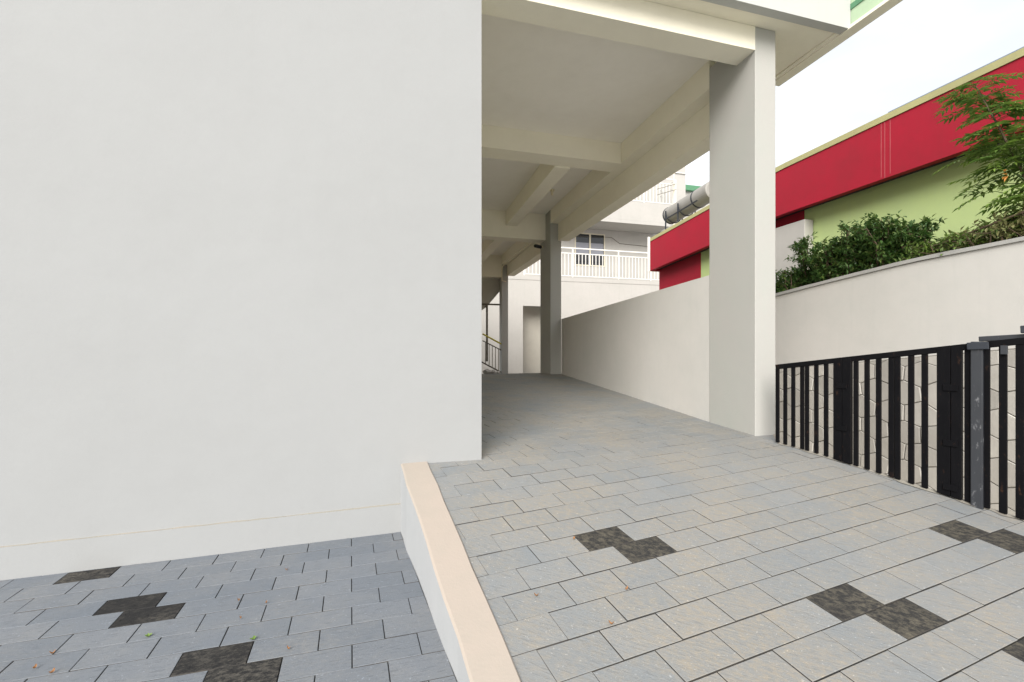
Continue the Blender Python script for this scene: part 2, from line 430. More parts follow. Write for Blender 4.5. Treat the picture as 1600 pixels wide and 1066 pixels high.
# kerb between the two levels
a0, a1, b0, b1 = ext(KL, -.6), ext(KL, 1.045), ext(KR, -.6), ext(KR, 1.02)
N = 14; mk = MB(); vs = []
for i in range(N + 1):
    t = i / N
    l = a0.lerp(a1, t); r = b0.lerp(b1, t)
    d = (r - l).normalized(); wob = random.uniform(-.006, .006); wob2 = random.uniform(-.005, .005)
    l = l + d * wob; r = r + d * wob2
    zt = z_drive(*r) + .014
    vs += [(l.x, l.y, -.4), (l.x, l.y, zt - .008), (l.x + d.x * .012, l.y + d.y * .012, zt), (r.x - d.x * .008, r.y - d.y * .008, zt + .001), (r.x, r.y, zt - .007), (r.x, r.y, -.4)]
fs = [tuple(range(6)), tuple(range(6 * N, 6 * N + 6))[::-1]]
for i in range(N):
    for k in range(6): fs.append((6 * i + k, 6 * i + (k + 1) % 6, 6 * i + 6 + (k + 1) % 6, 6 * i + 6 + k))
kb = tag(mk.add(vs, fs).build('kerb', 'kerb'), kind='structure')
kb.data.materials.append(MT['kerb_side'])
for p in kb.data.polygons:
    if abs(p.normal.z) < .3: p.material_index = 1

# crumbling mortar along the rim of the driveway, and the side wall of the ramp
mm = MB(); pts = []
ys = rng(.2, 4.44, .06)
for y in ys:
    x = EDGE_C - .586 * y; z = z_drive(x - .05, y)
    pts.append((x, y, z))
for i in range(len(pts)):
    x, y, z = pts[i]; w1 = .05 + random.uniform(-.03, .025); w2 = .03 + random.uniform(-.02, .02)
    pts[i] = [(x - w1 * .86, y - w1 * .5, z + .001), (x - .0, y, z + .008 + random.uniform(-.006, .008)), (x + w2 * .86, y + w2 * .5, z - .02), (x + .04, y + .025, -.8)]
q = P(3.75, 3.84); pts.append([(q.x - .05, q.y - .02, z_drive(q.x, q.y) + .001), (q.x, q.y, z_drive(q.x, q.y) + .008), (q.x + .02, q.y, z_drive(q.x, q.y) - .02), (q.x + .03, q.y, -.8)])
vs = [q for p in pts for q in p]; fs = []
for i in range(len(pts) - 1):
    for k in range(3): fs.append((4 * i + k, 4 * i + k + 1, 4 * i + 5 + k, 4 * i + 4 + k))
tag(mm.add(vs, fs).build('driveway_rim', 'mortar'), kind='structure')

court = sheet('courtyard', rng(-1, 15, .8), rng(12.4, 23, .8), z_drive, -.03, 'dirt', lambda u, v: P(u, v), [[]]); tag(court, kind='structure')
m = MB().prism([P(3.4, -1)[:2], P(6.6, -1)[:2], P(6.6, 16)[:2], P(4.1, 16)[:2]], -.72, -.43)
tag(m.build('side_passage', 'dirt'), kind='structure')

# ------------------------------------------------------------------ main white building with the carport
WV = 3.814; UC = 3.468; CR = 3.728; BV = 3.83
ZC, ZB = 4.85, 4.51
bld = thing('carport_building', P(.6, 5, 0), 'large white building with a blank front wall and tall open carport', 'building')
WK = -.052                                     # the blank front runs a little out of square
def wv(u): return 3.800 + WK * (u - .617)
w_ = MB().prism([P(-8, wv(-8))[:2], P(.617, wv(.617))[:2], P(.617, 3.84)[:2], P(.60, 3.84)[:2], P(.60, 17.2)[:2], P(-8, 17.2)[:2]], -.5, 6.6); wall = w_.build('front_wall', 'wall_white', bld)
pz = MB().prism([P(-8, wv(-8) - .012)[:2], P(.005, wv(.005) - .012)[:2], P(.005, wv(.005) + .05)[:2], P(-8, wv(-8) + .05)[:2]], -.6, lambda x, y: z_yard(x, y) + .222)
pl = pz.build('plinth', 'wall_white', wall)
gl = MB(); us = rng(-7.9, 0, .09); vs = []
for u in us:
    p = P(u, wv(u)); z = z_yard(p.x, p.y) + .222; t = random.uniform(.003, .010); dd = random.uniform(.006, .013)
    a = P(u, wv(u) - dd); vs += [(a.x, a.y, z + .0005), (p.x, p.y, z + t)]
gl.add(vs, [(2 * i, 2 * i + 2, 2 * i + 3, 2 * i + 1) for i in range(len(us) - 1)])
gl.build('dusty_joint', 'mortar', wall)
MB().box(.601, .617, 3.842, 17.2, .0, 4.849).build('side_wall', 'carport', bld)
# roof slab above the carport, its underside is the ceiling
MB().box(.617, 3.95, 4.09, 17.2, ZC, 5.1).build('ceiling_slab', 'ceiling', bld)
MB().box(.617, 4.345, BV, 4.088, 4.752, 5.1).build('slab_edge', 'carport', bld)
MB().box(3.952, 4.345, 4.09, 14, 4.752, 5.1).build('overhang', 'carport', bld)
MB().box(.617, 4.345, 3.668, 3.828, 4.75, 5.1).build('overhang', 'carport', bld)
MB().box(.617, 4.43, 3.572, 3.666, 4.735, 6.6).build('fascia', 'fascia', bld)
MB().box(4.347, 4.43, 3.668, 14, 4.735, 5.15).build('fascia', 'carport', bld)
MB().box(.617, 4.43, 3.668, 14, 5.152, 6.6).build('upper_wall', 'wall_white', bld)
# cross beams
MB().box(.617, UC, BV, 4.088, ZB, 4.75).build('beam', 'carport', bld)
MB().box(.617, UC, 4.0885, 4.10, ZB, 4.849).build('beam_lip', 'carport', bld)
MB().box(.617, UC, 6.84, 7.22, ZB, 4.849).build('beam', 'carport', bld)
MB().box(.617, UC, 11.08, 11.45, 4.19, 4.849).build('beam', 'carport', bld)
MB().box(.617, UC, 16.6, 16.95, 4.045, 4.849).build('beam', 'carport', bld)
# beams running along the carport
for v0, v1 in ((4.563, 6.838), (6.838, 10.674), (11.62, 16.6)):
    MB().box(UC + .002, 3.67, v0, v1, ZB + .003, 4.849).build('beam', 'carport', bld)
for v0, v1 in ((4.563, 10.674), (11.62, 16.6)):
    MB().box(3.672, 3.95, v0, v1, 4.10, 4.849).build('beam', 'carport', bld)
MB().box(2.42, 2.70, 7.222, 11.078, 4.485, 4.849).build('beam', 'carport', bld)
MB().box(2.42, 2.70, 11.452, 16.598, 4.485, 4.849).build('beam', 'carport', bld)
# columns
MB().box(UC, CR, BV, 4.56, .3, 4.75).build('column', 'column', bld, bevel=.006)
MB().box(UC, 3.755, 10.674, 11.55, .4, 4.849).build('column', 'column', bld, bevel=.006)
MB().box(3.463, 3.71, 16.6, 17.05, .2, 4.849).build('column', 'column', bld, bevel=.006)
# pale green edge of the balcony at the side
be = MB().box(4.435, 4.52, 2.2, 4.62, 4.76, 5.42).build('balcony_side', 'greenrail', bld, bevel=.01)
MB().box(4.425, 4.435, 2.2, 4.55, 4.93, 4.985).build('trim', 'greendark', be)
MB().box(4.415, 4.435, 2.2, 4.55, 5.08, 5.12).build('trim', 'greendark', be)
MB().box(4.40, 4.53, 2.2, 4.60, 4.725, 4.758).build('trim', 'carport', be)
# round lamp holder, security camera, conduit
c = P(3.06, 9.3, ZC); t = thing('lamp_holder', c, 'small bare lamp holder hanging from the carport ceiling', 'lamp')
MB().tube([c - Vector((0, 0, .001)), c - Vector((0, 0, .025))], .055, 14).build('ceiling_rose', 'lampwhite', t)
MB().tube([c - Vector((0, 0, .024)), c - Vector((0, 0, .10)), c - Vector((0, 0, .12))], [.022, .028, .02], 12).build('socket', 'lampwhite', t)
c = P(UC, 11.3, 4.06); t = thing('security_camera', c, 'small dark security camera on a white bracket on the second column', 'camera')
MB().tube([P(UC - .002, 11.3, 4.06), P(UC - .10, 11.3, 4.06), P(UC - .13, 11.25, 4.03)], .028, 10).build('bracket', 'lampwhite', t)
MB().tube([P(UC - .08, 11.28, 4.05), P(UC - .27, 11.1, 4.03)], .045, 12).build('camera_body', 'darkmetal', t)
MB().tube([P(UC - .268, 11.102, 4.03), P(UC - .285, 11.087, 4.028)], .036, 12).build('lens', 'glass', t)
MB().tube([P(3.45, 11.7, 4.42), P(3.45, 16.4, 4.42), P(3.45, 16.5, 4.3), P(3.45, 16.5, 3.9), P(3.62, 16.58, 3.88)], .018, 6).build('conduit', 'lampwhite', bld)

# ------------------------------------------------------------------ retaining walls
def wall_along(name, p0, p1, thick, zb, zt0, zt1, mat, parent=None):
    d = (Vector(p1) - Vector(p0)); n = Vector((d.y, -d.x)).normalized()
    L = d.length; dn = d.normalized()
    poly = [tuple(Vector(p0)), tuple(Vector(p1)), tuple(Vector(p1) + n * thick), tuple(Vector(p0) + n * thick)]
    zt = lambda x, y: zt0 + (zt1 - zt0) * ((Vector((x, y)) - Vector(p0)).dot(dn) / L)
    return MB().prism(poly, zb, zt).build(name, mat, parent)
n0, n1 = P(3.474, 4.565), P(3.757, 10.67)
rw = wall_along('retaining_wall', n0[:2], n1[:2], .22, -.7, 2.326, 2.157, 'retaining')
tag(rw, 'grey plastered wall closing the carport side between the columns', 'wall')
# outer wall behind the gate: plain plaster above, stone cladding below
W2U = 6.542
ow = thing('retaining_wall', P(W2U, 5, -.45), 'long pale garden wall behind the gate with hexagonal stone cladding at its foot', 'wall')
def zt2(v): return 2.635 - .03 * (v - 3.27) - .055 * max(0, v - 4.4) - .012 * max(0, v - 5.6)
vs_ = rng(-2, 9.4, .6); up = MB()
for i in range(len(vs_) - 1):
    a, b = vs_[i], vs_[i + 1]
    p = [P(W2U, a)[:2], P(W2U + .2, a)[:2], P(W2U + .2, b)[:2], P(W2U, b)[:2]]
    zf = lambda x, y: zt2(uv_of(x, y)[1])
    up.prism(p, -.7, zf)
MB2 = MB()                                       # one continuous strip, no inner faces
pr = [(P(W2U, v), P(W2U + .2, v), zt2(v)) for v in vs_]
vs = []
for a, b, z in pr: vs += [(a.x, a.y, -.7), (a.x, a.y, z), (b.x, b.y, z), (b.x, b.y, -.7)]
fs = [(0, 1, 2, 3), tuple(range(len(vs) - 4, len(vs)))]
for i in range(len(pr) - 1):
    for k in range(3): fs.append((4 * i + k, 4 * i + k + 1, 4 * i + 5 + k, 4 * i + 4 + k))
MB2.add(vs, fs).build('plaster_wall', 'retaining', ow)
cp = MB(); vs = []
for v in rng(-2, 9.4, .3):
    a, b, z = P(W2U - .025, v), P(W2U + .22, v), zt2(v); j = random.uniform(-.004, .004)
    vs += [(a.x, a.y, z + .002), (a.x, a.y, z + .05 + j), (b.x, b.y, z + .05 + j), (b.x, b.y, z + .002)]
n_ = len(vs) // 4; fs = [(0, 1, 2, 3), tuple(range(4 * n_ - 4, 4 * n_))]
for i in range(n_ - 1):
    for k in range(4): fs.append((4 * i + k, 4 * i + (k + 1) % 4, 4 * i + 4 + (k + 1) % 4, 4 * i + 4 + k))
cp.add(vs, fs).build('coping', 'cap', ow)
def zl(v): return 1.45 - .118 * (v - 3.4)            # top of the stone cladding
bp = MB(); vs = []
for v in rng(-2, 9.3, .4):
    a, b, z = P(W2U - .13, v), P(W2U - .001, v), zl(v)
    vs += [(a.x, a.y, -.7), (a.x, a.y, z), (b.x, b.y, z + .015), (b.x, b.y, -.7)]
n_ = len(vs) // 4; fs = [(0, 1, 2, 3), tuple(range(4 * n_ - 4, 4 * n_))]
for i in range(n_ - 1):
    for k in range(3): fs.append((4 * i + k, 4 * i + k + 1, 4 * i + 5 + k, 4 * i + 4 + k))
clad = bp.add(vs, fs).build('stone_cladding', 'joint', ow)
HW, HS, HA = .40, .185, .075; pitch = HS + HA
def jit(a, b):
    k = random.Random(round(a * 197.3) * 7919 + round(b * 197.3 + .21)); return a + k.uniform(-.022, .022), b + k.uniform(-.018, .018)
rowi = 0
z = -.42
while z < 1.75:
    v = 1.4 + (HW / 2 if rowi % 2 else 0)
    while v < 8.9:
        hexa = [(v - HW / 2, z - HS / 2), (v, z - HS / 2 - HA), (v + HW / 2, z - HS / 2), (v + HW / 2, z + HS / 2), (v, z + HS / 2 + HA), (v - HW / 2, z + HS / 2)]
        hexa = [jit(a, b) for a, b in hexa]
        # cut at the top of the cladding:  b + .118 a <= 1.45 + .4012
        hexa = clip(hexa, .118, 1, 1.45 + .118 * 3.4 - .004)
        hexa = clip(hexa, 0, -1, .45)
        if len(hexa) >= 3:
            cx = sum(a for a, b in hexa) / len(hexa); cz = sum(b for a, b in hexa) / len(hexa)
            sh = lambda q, d: (q[0] + (cx - q[0]) * d, q[1] + (cz - q[1]) * d)
            o1 = [sh(q, .028) for q in hexa]; o2 = [sh(q, .065) for q in hexa]
            th = .018 + random.uniform(-.006, .006)
            vs = [P(W2U - .129, a, b) for a, b in o1] + [P(W2U - .13 - th * .6, a, b) for a, b in o1] + [P(W2U - .13 - th, a, b) for a, b in o2]
            n_ = len(hexa); fs = [tuple(range(2 * n_, 3 * n_))]
            for r_ in (0, 1):
                for k in range(n_): fs.append((r_ * n_ + k, r_ * n_ + (k + 1) % n_, (r_ + 1) * n_ + (k + 1) % n_, (r_ + 1) * n_ + k))
            MB().add(vs, fs).build('stone', 'stone', clad)
        v += HW
    z += pitch; rowi += 1

# planting bed behind the outer wall
bd = MB(); vs = []
for v in rng(-2, 9.6, .5):
    a, b = P(W2U + .19, v), P(9.3, v); z = zt2(v)
    vs += [(a.x, a.y, z - .06), (b.x, b.y, z + .05)]
bd.add(vs, [(2 * i, 2 * i + 1, 2 * i + 3, 2 * i + 2) for i in range(len(vs) // 2 - 1)])
tag(bd.build('planting_bed', 'soil'), kind='structure')

# ------------------------------------------------------------------ the black gate
def gx(y): return 5.146 - .586 * y
def gate_y(px): return 5.146 / ((px - 800) / 720 + .586)       # depth of a picture column on the gate's line
def gtop(y): return 1.315 + (4.442 - y) * (1.522 - 1.315) / (4.442 - 3.216)
GD = Vector((.505, -.863, 0))
GN = Vector((.863, .505, 0))
def gp(y, z, off=0): return Vector((gx(y), y, z)) + GN * off
def bar(parent, y, wid, name='bar', mat='black', dep=.022, top=None, off=0, bot=.012):
    vs = []
    for e in (0, 1):
        for sx, sy in ((-1, -1), (1, -1), (1, 1), (-1, 1)):
            q = Vector((gx(y), y, 0)) + GD * (sx * wid / 2)
            z = z_drive(q.x, q.y) + bot if e == 0 else (gtop(q.y) if top is None else top) - .012
            vs.append(Vector((q.x, q.y, z)) + GN * (sy * dep / 2 + off))
    return MB().add(vs, [(0, 1, 2, 3), (7, 6, 5, 4), (4, 5, 1, 0), (5, 6, 2, 1), (6, 7, 3, 2), (7, 4, 0, 3)]).build(name, mat, parent, bevel=.0025, seg=1)
def rail(parent, ya, yb, name='top_rail', mat='black', h=.045, dz=0, off=0, dep=.034):
    a, b = gp(ya, gtop(ya) - h / 2 + dz, off), gp(yb, gtop(yb) - h / 2 + dz, off)
    return MB().beam(a, b, dep, h).build(name, mat, parent, bevel=.003, seg=1)
def leaf_of(label, p0, p1, bars, stiles):
    y0, y1 = gate_y(p0), gate_y(p1)
    t = thing('gate_leaf', gp((y0 + y1) / 2, z_drive(gx((y0 + y1) / 2), (y0 + y1) / 2)), label, 'gate', 'leaves of the folding gate')
    rail(t, y0, y1)
    for p in bars: bar(t, gate_y(p), .030 + .010 * (p - 1212) / 390)
    for a, b in stiles:
        ya, yb = gate_y(a), gate_y(b); y = (ya + yb) / 2
        s = bar(t, y, abs(ya - yb) * 1.158, 'stile', dep=.04)
    return t
l1 = leaf_of('black barred gate leaf beside the white column', 1213, 1317, (1215, 1227, 1239.5, 1253.5, 1261, 1275.5, 1290.8), ((1303.5, 1316.6),))
l2 = leaf_of('wide black gate leaf between its two hinged stile pairs', 1317.4, 1486.5, (1337.5, 1354.8, 1373, 1392.8, 1402.5, 1423.8, 1445), ((1317.4, 1331), (1465, 1486)))
l3 = leaf_of('narrow black gate leaf against the grey gate post', 1487, 1519, (1513,), ((1487, 1503.5),))
l4 = leaf_of('black gate leaf with wide gaps beyond the grey gate post', 1537, 1760, (1541, 1567.5, 1594, 1624, 1655, 1690, 1725), ())
for lf, px, zr in ((l2, 1317.2, (.30, .66)), (l3, 1486.8, (.08, .40, .80))):       # hinge straps across the stiles
    y = gate_y(px)
    for f in zr:
        z = z_drive(gx(y), y) + f
        MB().beam(gp(y + .035, z, -.026), gp(y - .035, z, -.026), .008, .045).build('hinge', 'black', lf, bevel=.002, seg=1)
yp = gate_y(1528.5); zb = z_drive(gx(yp), yp)
t = thing('gate_post', gp(yp, zb), 'worn grey steel gate post between two black leaves', 'post')
a, b = gp(yp, zb - .05, 0), gp(yp, 1.527, 0)
vs = [e + GD * (sx * .031) + GN * (sy * .035) for e in (a, b) for sx, sy in ((-1, -1), (1, -1), (1, 1), (-1, 1))]
MB().add(vs, [(0, 1, 2, 3), (7, 6, 5, 4), (4, 5, 1, 0), (5, 6, 2, 1), (6, 7, 3, 2), (7, 4, 0, 3)]).build('post', 'postgrey', t, bevel=.004)
MB().beam(gp(yp + .04, 1.495, -.045), gp(yp - .055, 1.50, -.045), .012, .05).build('latch', 'darkmetal', t, bevel=.003, seg=1)
MB().beam(gp(yp - .10, 1.47, -.03), gp(yp - .13, 1.47, -.03), .02, .06).build('latch_catch', 'postgrey', l4, bevel=.003, seg=1)
MB().beam(gp(yp + .0, 1.545, .03), gp(yp - .75, 1.60, .03), .05, .035).build('guide_rail', 'postgrey', t, bevel=.004)
MB().beam(gp(gate_y(1596), 1.605, .0), gp(gate_y(1640), 1.61, .0), .06, .05).build('bolt_block', 'darkmetal', l4, bevel=.005)

# ------------------------------------------------------------------ red and green building
RU = 8.573; GU = 9.0
def sag(v): return -.066 * max(0, v - 8.9)
rb = thing('annex_building', P(9.3, 6, 2.3), 'low annex with a deep red roof band over a lime green wall', 'building')
def band(name, u0, u1, v0, v1, z0, z1, mat, parent, step=.7, zoff=sag, bev=0):
    vs = []
    for v in rng(v0, v1, step):
        a, b, s = P(u0, v), P(u1, v), zoff(v)
        vs += [(a.x, a.y, z0 + s), (a.x, a.y, z1 + s), (b.x, b.y, z1 + s), (b.x, b.y, z0 + s)]
    n_ = len(vs) // 4; fs = [(0, 1, 2, 3), tuple(range(4 * n_ - 4, 4 * n_))]
    for i in range(n_ - 1):
        for k in range(4): fs.append((4 * i + k, 4 * i + (k + 1) % 4, 4 * i + 4 + (k + 1) % 4, 4 * i + 4 + k))
    return MB().add(vs, fs).build(name, mat, parent)
rf = band('roof_band', RU, RU + .15, -4, 14.70, 4.57, 5.615, 'red', rb)
band('coping', RU - .02, RU + .30, -4, 14.72, 5.617, 5.73, 'olive', rb)
band('cap_sheet', RU + .02, RU + .4, -4, 6.2, 5.732, 5.765, 'bluecap', rb, zoff=lambda v: 0)
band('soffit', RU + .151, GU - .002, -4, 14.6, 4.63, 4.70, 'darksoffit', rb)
band('roof', RU + .31, 15, -4, 14.6, 5.3, 5.45, 'cap', rb)
band('end_band', RU + .151, 12, 14.55, 14.70, 4.57, 5.615, 'red', rb, .1)
band('green_wall', GU, GU + .2, -4, 8.392, 2.0, 4.629, 'green', rb)
band('red_wall', GU - .006, GU + .2, 8.396, 9.6, 2.0, 4.629, 'red', rb)
band('green_wall', GU, GU + .2, 9.604, 12.24, 2.0, 4.629, 'green', rb)
band('red_wall', GU - .006, GU + .2, 12.244, 14.67, 1.0, 4.629, 'red', rb)
band('back_wall', GU + .21, 14.5, 14.55, 14.67, 1.0, 4.629, 'red', rb, .1)
for px, z0 in ((1377, 4.60), (1382.5, 4.575), (1391, 4.62)):       # pale runs of rain-washed paint
    y = 8.78 / ((px - 800) / 720 + .229); v = uv_of(8.78 - .229 * y, y)[1]
    MB().box(RU - .0025, RU - .0005, v - .008, v + .008, z0, 5.60).build('drip_mark', 'drip', rb)
pp = P(RU - .05, 14.6)
MB().tube([(pp.x, pp.y, 4.15), (pp.x, pp.y, 5.40)], .05, 8).build('drainpipe', 'whitepaint', rb)
wp = thing('white_pier', P(8.87, 9.0, 2.0), 'stained white pier under the red roof band behind the shrubs', 'pier')
MB().box(8.73, 8.985, 8.14, 9.6, 1.9, 4.34).build('pier', 'far_white', wp, bevel=.01)

# solar water tank on its roof
tk = thing('water_tank', P(8.98, 13.2, 5.3), 'beige cylindrical water tank lying in dark brackets on the red roof', 'tank')
a, b = P(8.98, 13.95, 6.02), P(8.98, 11.6, 6.16)
d = (b - a).normalized()
MB().tube([a - d * .02, a, b, b + d * .02], [.24, .29, .29, .24], 28).build('barrel', 'tank', tk, smooth=False)
MB().tube([a + d * .02, a + d * .07], .302, 28).build('end_band', 'darkmetal', tk)
MB().tube([a + d * 1.62, a + d * 1.67], .302, 28).build('end_band', 'darkmetal', tk)
for f in (.25, .98):
    c = a + d * (f * 1.0); zr = 5.2
    br = MB()
    left = c + Vector((-U.x, -U.y, 0)) * .33; right = c + Vector((U.x, U.y, 0)) * .33
    br.beam((left.x, left.y, zr), (left.x, left.y, c.z + .06), .035, .035)
    br.beam((right.x, right.y, zr), (right.x, right.y, c.z + .06), .035, .035)
    arc = [c + Vector((U.x * math.sin(t_) * .32, U.y * math.sin(t_) * .32, -math.cos(t_) * .32)) for t_ in [math.radians(x) for x in range(-80, 81, 16)]]
    br.tube(arc, .018, 6)
    br.build('bracket', 'darkmetal', tk)
l0 = a + Vector((-U.x, -U.y, 0)) * .33
MB().beam(l0 + d * .2 + Vector((0, 0, -.22)), l0 + d * 2.0 + Vector((0, 0, -.22)), .03, .03).build('bracket_rail', 'darkmetal', tk)

# ------------------------------------------------------------------ white apartment house at the far end
VB = 22.6; VW = 24.3
fb = thing('apartment_house', P(10.4, VB, -0.45), 'white apartment house with railed balconies at the far end of the drive', 'building')
MB().box(2.86, 5.837, VB, VB + .25, -1.23, 4.88).build('wall', 'far_white', fb)
MB().box(5.837, 7.28, VB, VB + .25, 3.538, 4.88).build('wall', 'far_white', fb)
MB().box(7.28, 17.55, VB, VB + .25, -1.23, 4.88).build('wall', 'far_white', fb)
dr = MB().box(5.72, 7.41, VB + 1.0, VB + 1.1, -0.84, 3.84).build('doorway_recess', 'shade', fb)
MB().box(2.86, 17.55, VB - .02, VW + .2, 4.883, 5.088).build('balcony_slab', 'far_white', fb)
WA, WB = 9.376, 11.27; Z0, Z1 = 6.073, 7.954
for u0, u1, z0, z1 in ((2.86, WA, 5.091, 8.208), (WB, 17.55, 5.091, 8.208), (WA, WB, 5.091, Z0), (WA, WB, Z1, 8.208)):
    MB().box(u0, u1, VW, VW + .2, z0, z1).build('wall', 'far_white', fb)
MB().box(2.86, 14.53, VB - .02, VW + .2, 8.211, 8.39).build('balcony_slab', 'far_white', fb)
MB().box(2.86, 14.53, VB - .02, VB + .1, 8.393, 9.43).build('parapet', 'far_white', fb)
MB().box(14.4, 14.53, VB + .102, VW - .002, 8.393, 9.43).build('parapet', 'far_white', fb)
MB().box(2.86, 16.75, VW, VW + 3, 8.393, 15.8).build('upper_wall', 'far_white', fb)
win = MB()
for u0, u1, z0, z1 in ((WA, WA + .06, Z0, Z1), (WB - .06, WB, Z0, Z1), (WA + .06, WB - .06, Z0, Z0 + .06), (WA + .06, WB - .06, Z1 - .06, Z1), ((WA + WB) / 2 - .045, (WA + WB) / 2 + .045, Z0 + .06, Z1 - .06)):
    win.box(u0, u1, VW - .03, VW + .06, z0, z1)
wn = win.build('window', 'frame', fb)
mid = (WA + WB) / 2
for u0, u1 in ((WA + .06, mid - .045), (mid + .045, WB - .06)):
    MB().box(u0, u1, VW + .02, VW + .03, Z0 + .06, Z1 - .06).build('pane', 'glass', wn)
    MB().box(u0 + .02, u1 - .02, VW + .014, VW + .019, Z0 + .7, Z1 - .55).build('reflected_curtain', 'curtain', wn)
def railing(parent, u0, u1, v, z0, z1, step, posts):
    r = MB()
    for z, h in ((z1, .06), (z0 + .08, .045), (z1 - .28, .05)): r.beam(P(u0, v, z), P(u1, v, z), .045, h)
    rl = r.build('railing', 'whitepaint', parent)
    for p in posts: MB().beam(P(p, v, z0), P(p, v, z1 - .03), .06, .06).build('post', 'whitepaint', rl)
    u = u0 + step / 2; first = None
    while u < u1:
        if first is None:
            first = MB().beam(P(u, v, z0 + .1), P(u, v, z1 - .30), .034, .034).build('bar', 'whitepaint', rl); b0 = u
        else:
            c_ = first.copy(); COL.objects.link(c_); c_.parent = rl; c_.location = first.location + P(u - b0, 0)
        u += step
railing(fb, 5.85, 14.2, VB, 5.101, 6.655, .2, (5.9, 8.6, 11.3, 13.3))
railing(fb, 10.66, 14.95, VB + .04, 9.43, 10.912, .21, (10.7, 12.9, 14.9))
MB().beam(P(14.95, VB + .04, 10.91), P(14.95, VW, 10.91), .04, .05).build('side_rail', 'whitepaint', fb)
MB().beam(P(14.95, VB + .04, 10.54), P(14.95, VW, 10.54), .04, .04).build('side_rail', 'whitepaint', fb)
MB().beam(P(14.95, VB + .04, 9.56), P(14.95, VB + .04, 10.91), .05, .05).build('side_rail', 'whitepaint', fb)
for z in (10.27, 9.95): MB().beam(P(13.52, VB - .3, z - .13), P(14.82, VB - .2, z + .33), .025, .025).build('drying_rod', 'steel', fb)
MB().tube([P(14.73, VB - .12, 5.14), P(14.73, VB - .12, 12.06), P(14.73, VW - .05, 12.06)], .045, 8).build('drainpipe', 'frame', fb)
MB().tube([P(14.73, VW - .05, 12.03), P(16.71, VW - .05, 12.03)], .03, 6).build('pipe', 'whitepaint', fb)
MB().tube([P(6.76, VW - .02, 7.61), P(11.7, VW - .02, 7.805), P(12.22, VW - .02, 7.48), P(14.3, VW - .02, 7.415)], .012, 5).build('cable', 'steel', fb)
MB().tube([P(16.76, VW + .2, 13.33), P(17.68, VW + .2, 13.85), P(18.72, VW + .2, 13.92)], .03, 6).build('bracket_pipe', 'steel', fb)
hs = thing('distant_house', P(21, 30, 0), 'sliver of a white house with a green roof edge beyond the apartment house', 'building')
MB().box(20.2, 27, 31, 36, -.6, 13.6).build('wall', 'far_white', hs)
MB().box(19.9, 27.2, 30.7, 36.2, 13.602, 14.0).build('roof_edge', 'greendark', hs)
MB().tube([P(21.9, 30.85, 8.8), P(21.9, 30.85, 12.8)], .15, 8).build('drainpipe', 'whitepaint', hs)

# stair at the end of the carport
st = thing('staircase', P(3.1, 16.9, .5), 'concrete stair with a sloping underside at the end of the carport', 'stairs')
MB().add([P(1.6, 17.0, 2.0), P(1.6, 17.0, 3.2), P(3.46, 17.0, 4.6), P(3.46, 17.0, 3.55), P(2.95, 17.0, 2.95),
          P(1.6, 17.38, 2.0), P(1.6, 17.38, 3.2), P(3.46, 17.38, 4.6), P(3.46, 17.38, 3.55), P(2.95, 17.38, 2.95)],
         [(0, 1, 2, 3, 4), (9, 8, 7, 6, 5), (0, 4, 9, 5), (4, 3, 8, 9), (3, 2, 7, 8), (2, 1, 6, 7), (1, 0, 5, 6)]).build('flight', 'shade', st)
MB().box(1.6, 3.46, 16.952, 16.99, 3.02, 3.08).build('lintel', 'steel', st)
MB().box(2.93, 3.0, 16.952, 17.02, .9, 3.02).build('frame_post', 'steel', st)
for k in range(4): MB().box(1.9 + .3 * k, 3.46, 17.03, 17.37, .2 + .0 * k, .42 + .17 * (k)).build('step', 'shade', st) if k == 0 else None
sr = thing('stair_railing', P(3.1, 16.75, .5), 'low steel stair railing with a yellow top rail beside the last column', 'railing')
MB().tube([P(2.75, 16.7, 1.93), P(3.455, 16.7, 1.56)], .03, 8).build('top_rail', 'yellow', sr)
MB().tube([P(2.75, 16.7, 1.68), P(3.455, 16.7, 1.33)], .022, 6).build('rail', 'steel', sr)
MB().tube([P(2.6, 16.7, .95), P(3.455, 16.7, .50)], .028, 6).build('rail', 'steel', sr)
for u in (2.86, 3.0, 3.12, 3.24, 3.36):
    MB().tube([P(u, 16.7, .82 - .526 * (u - 2.86)), P(u, 16.7, 1.62 - .5 * (u - 2.86))], .014, 6).build('baluster', 'steel', sr)
for u, v, r_, lb in ((2.88, 16.4, .16, 'largest rough grey stone lying below the stair railing'), (3.1, 16.35, .12, 'middle sized rough grey stone lying below the stair railing'), (3.28, 16.4, .08, 'smallest rough grey stone, nearest the last column below the stair railing')):
    me = bpy.data.meshes.new('stone'); bm = bmesh.new(); bmesh.ops.create_icosphere(bm, subdivisions=2, radius=r_)
    for q in bm.verts: q.co *= 1 + random.uniform(-.22, .22); q.co.z *= .7
    bm.to_mesh(me); bm.free(); me.materials.append(MT['stone']); p = P(u, v)
    tag(link('stone', me, (p.x, p.y, z_drive(p.x, p.y) + r_ * .4)), lb, 'stone', 'loose stones by the stair')

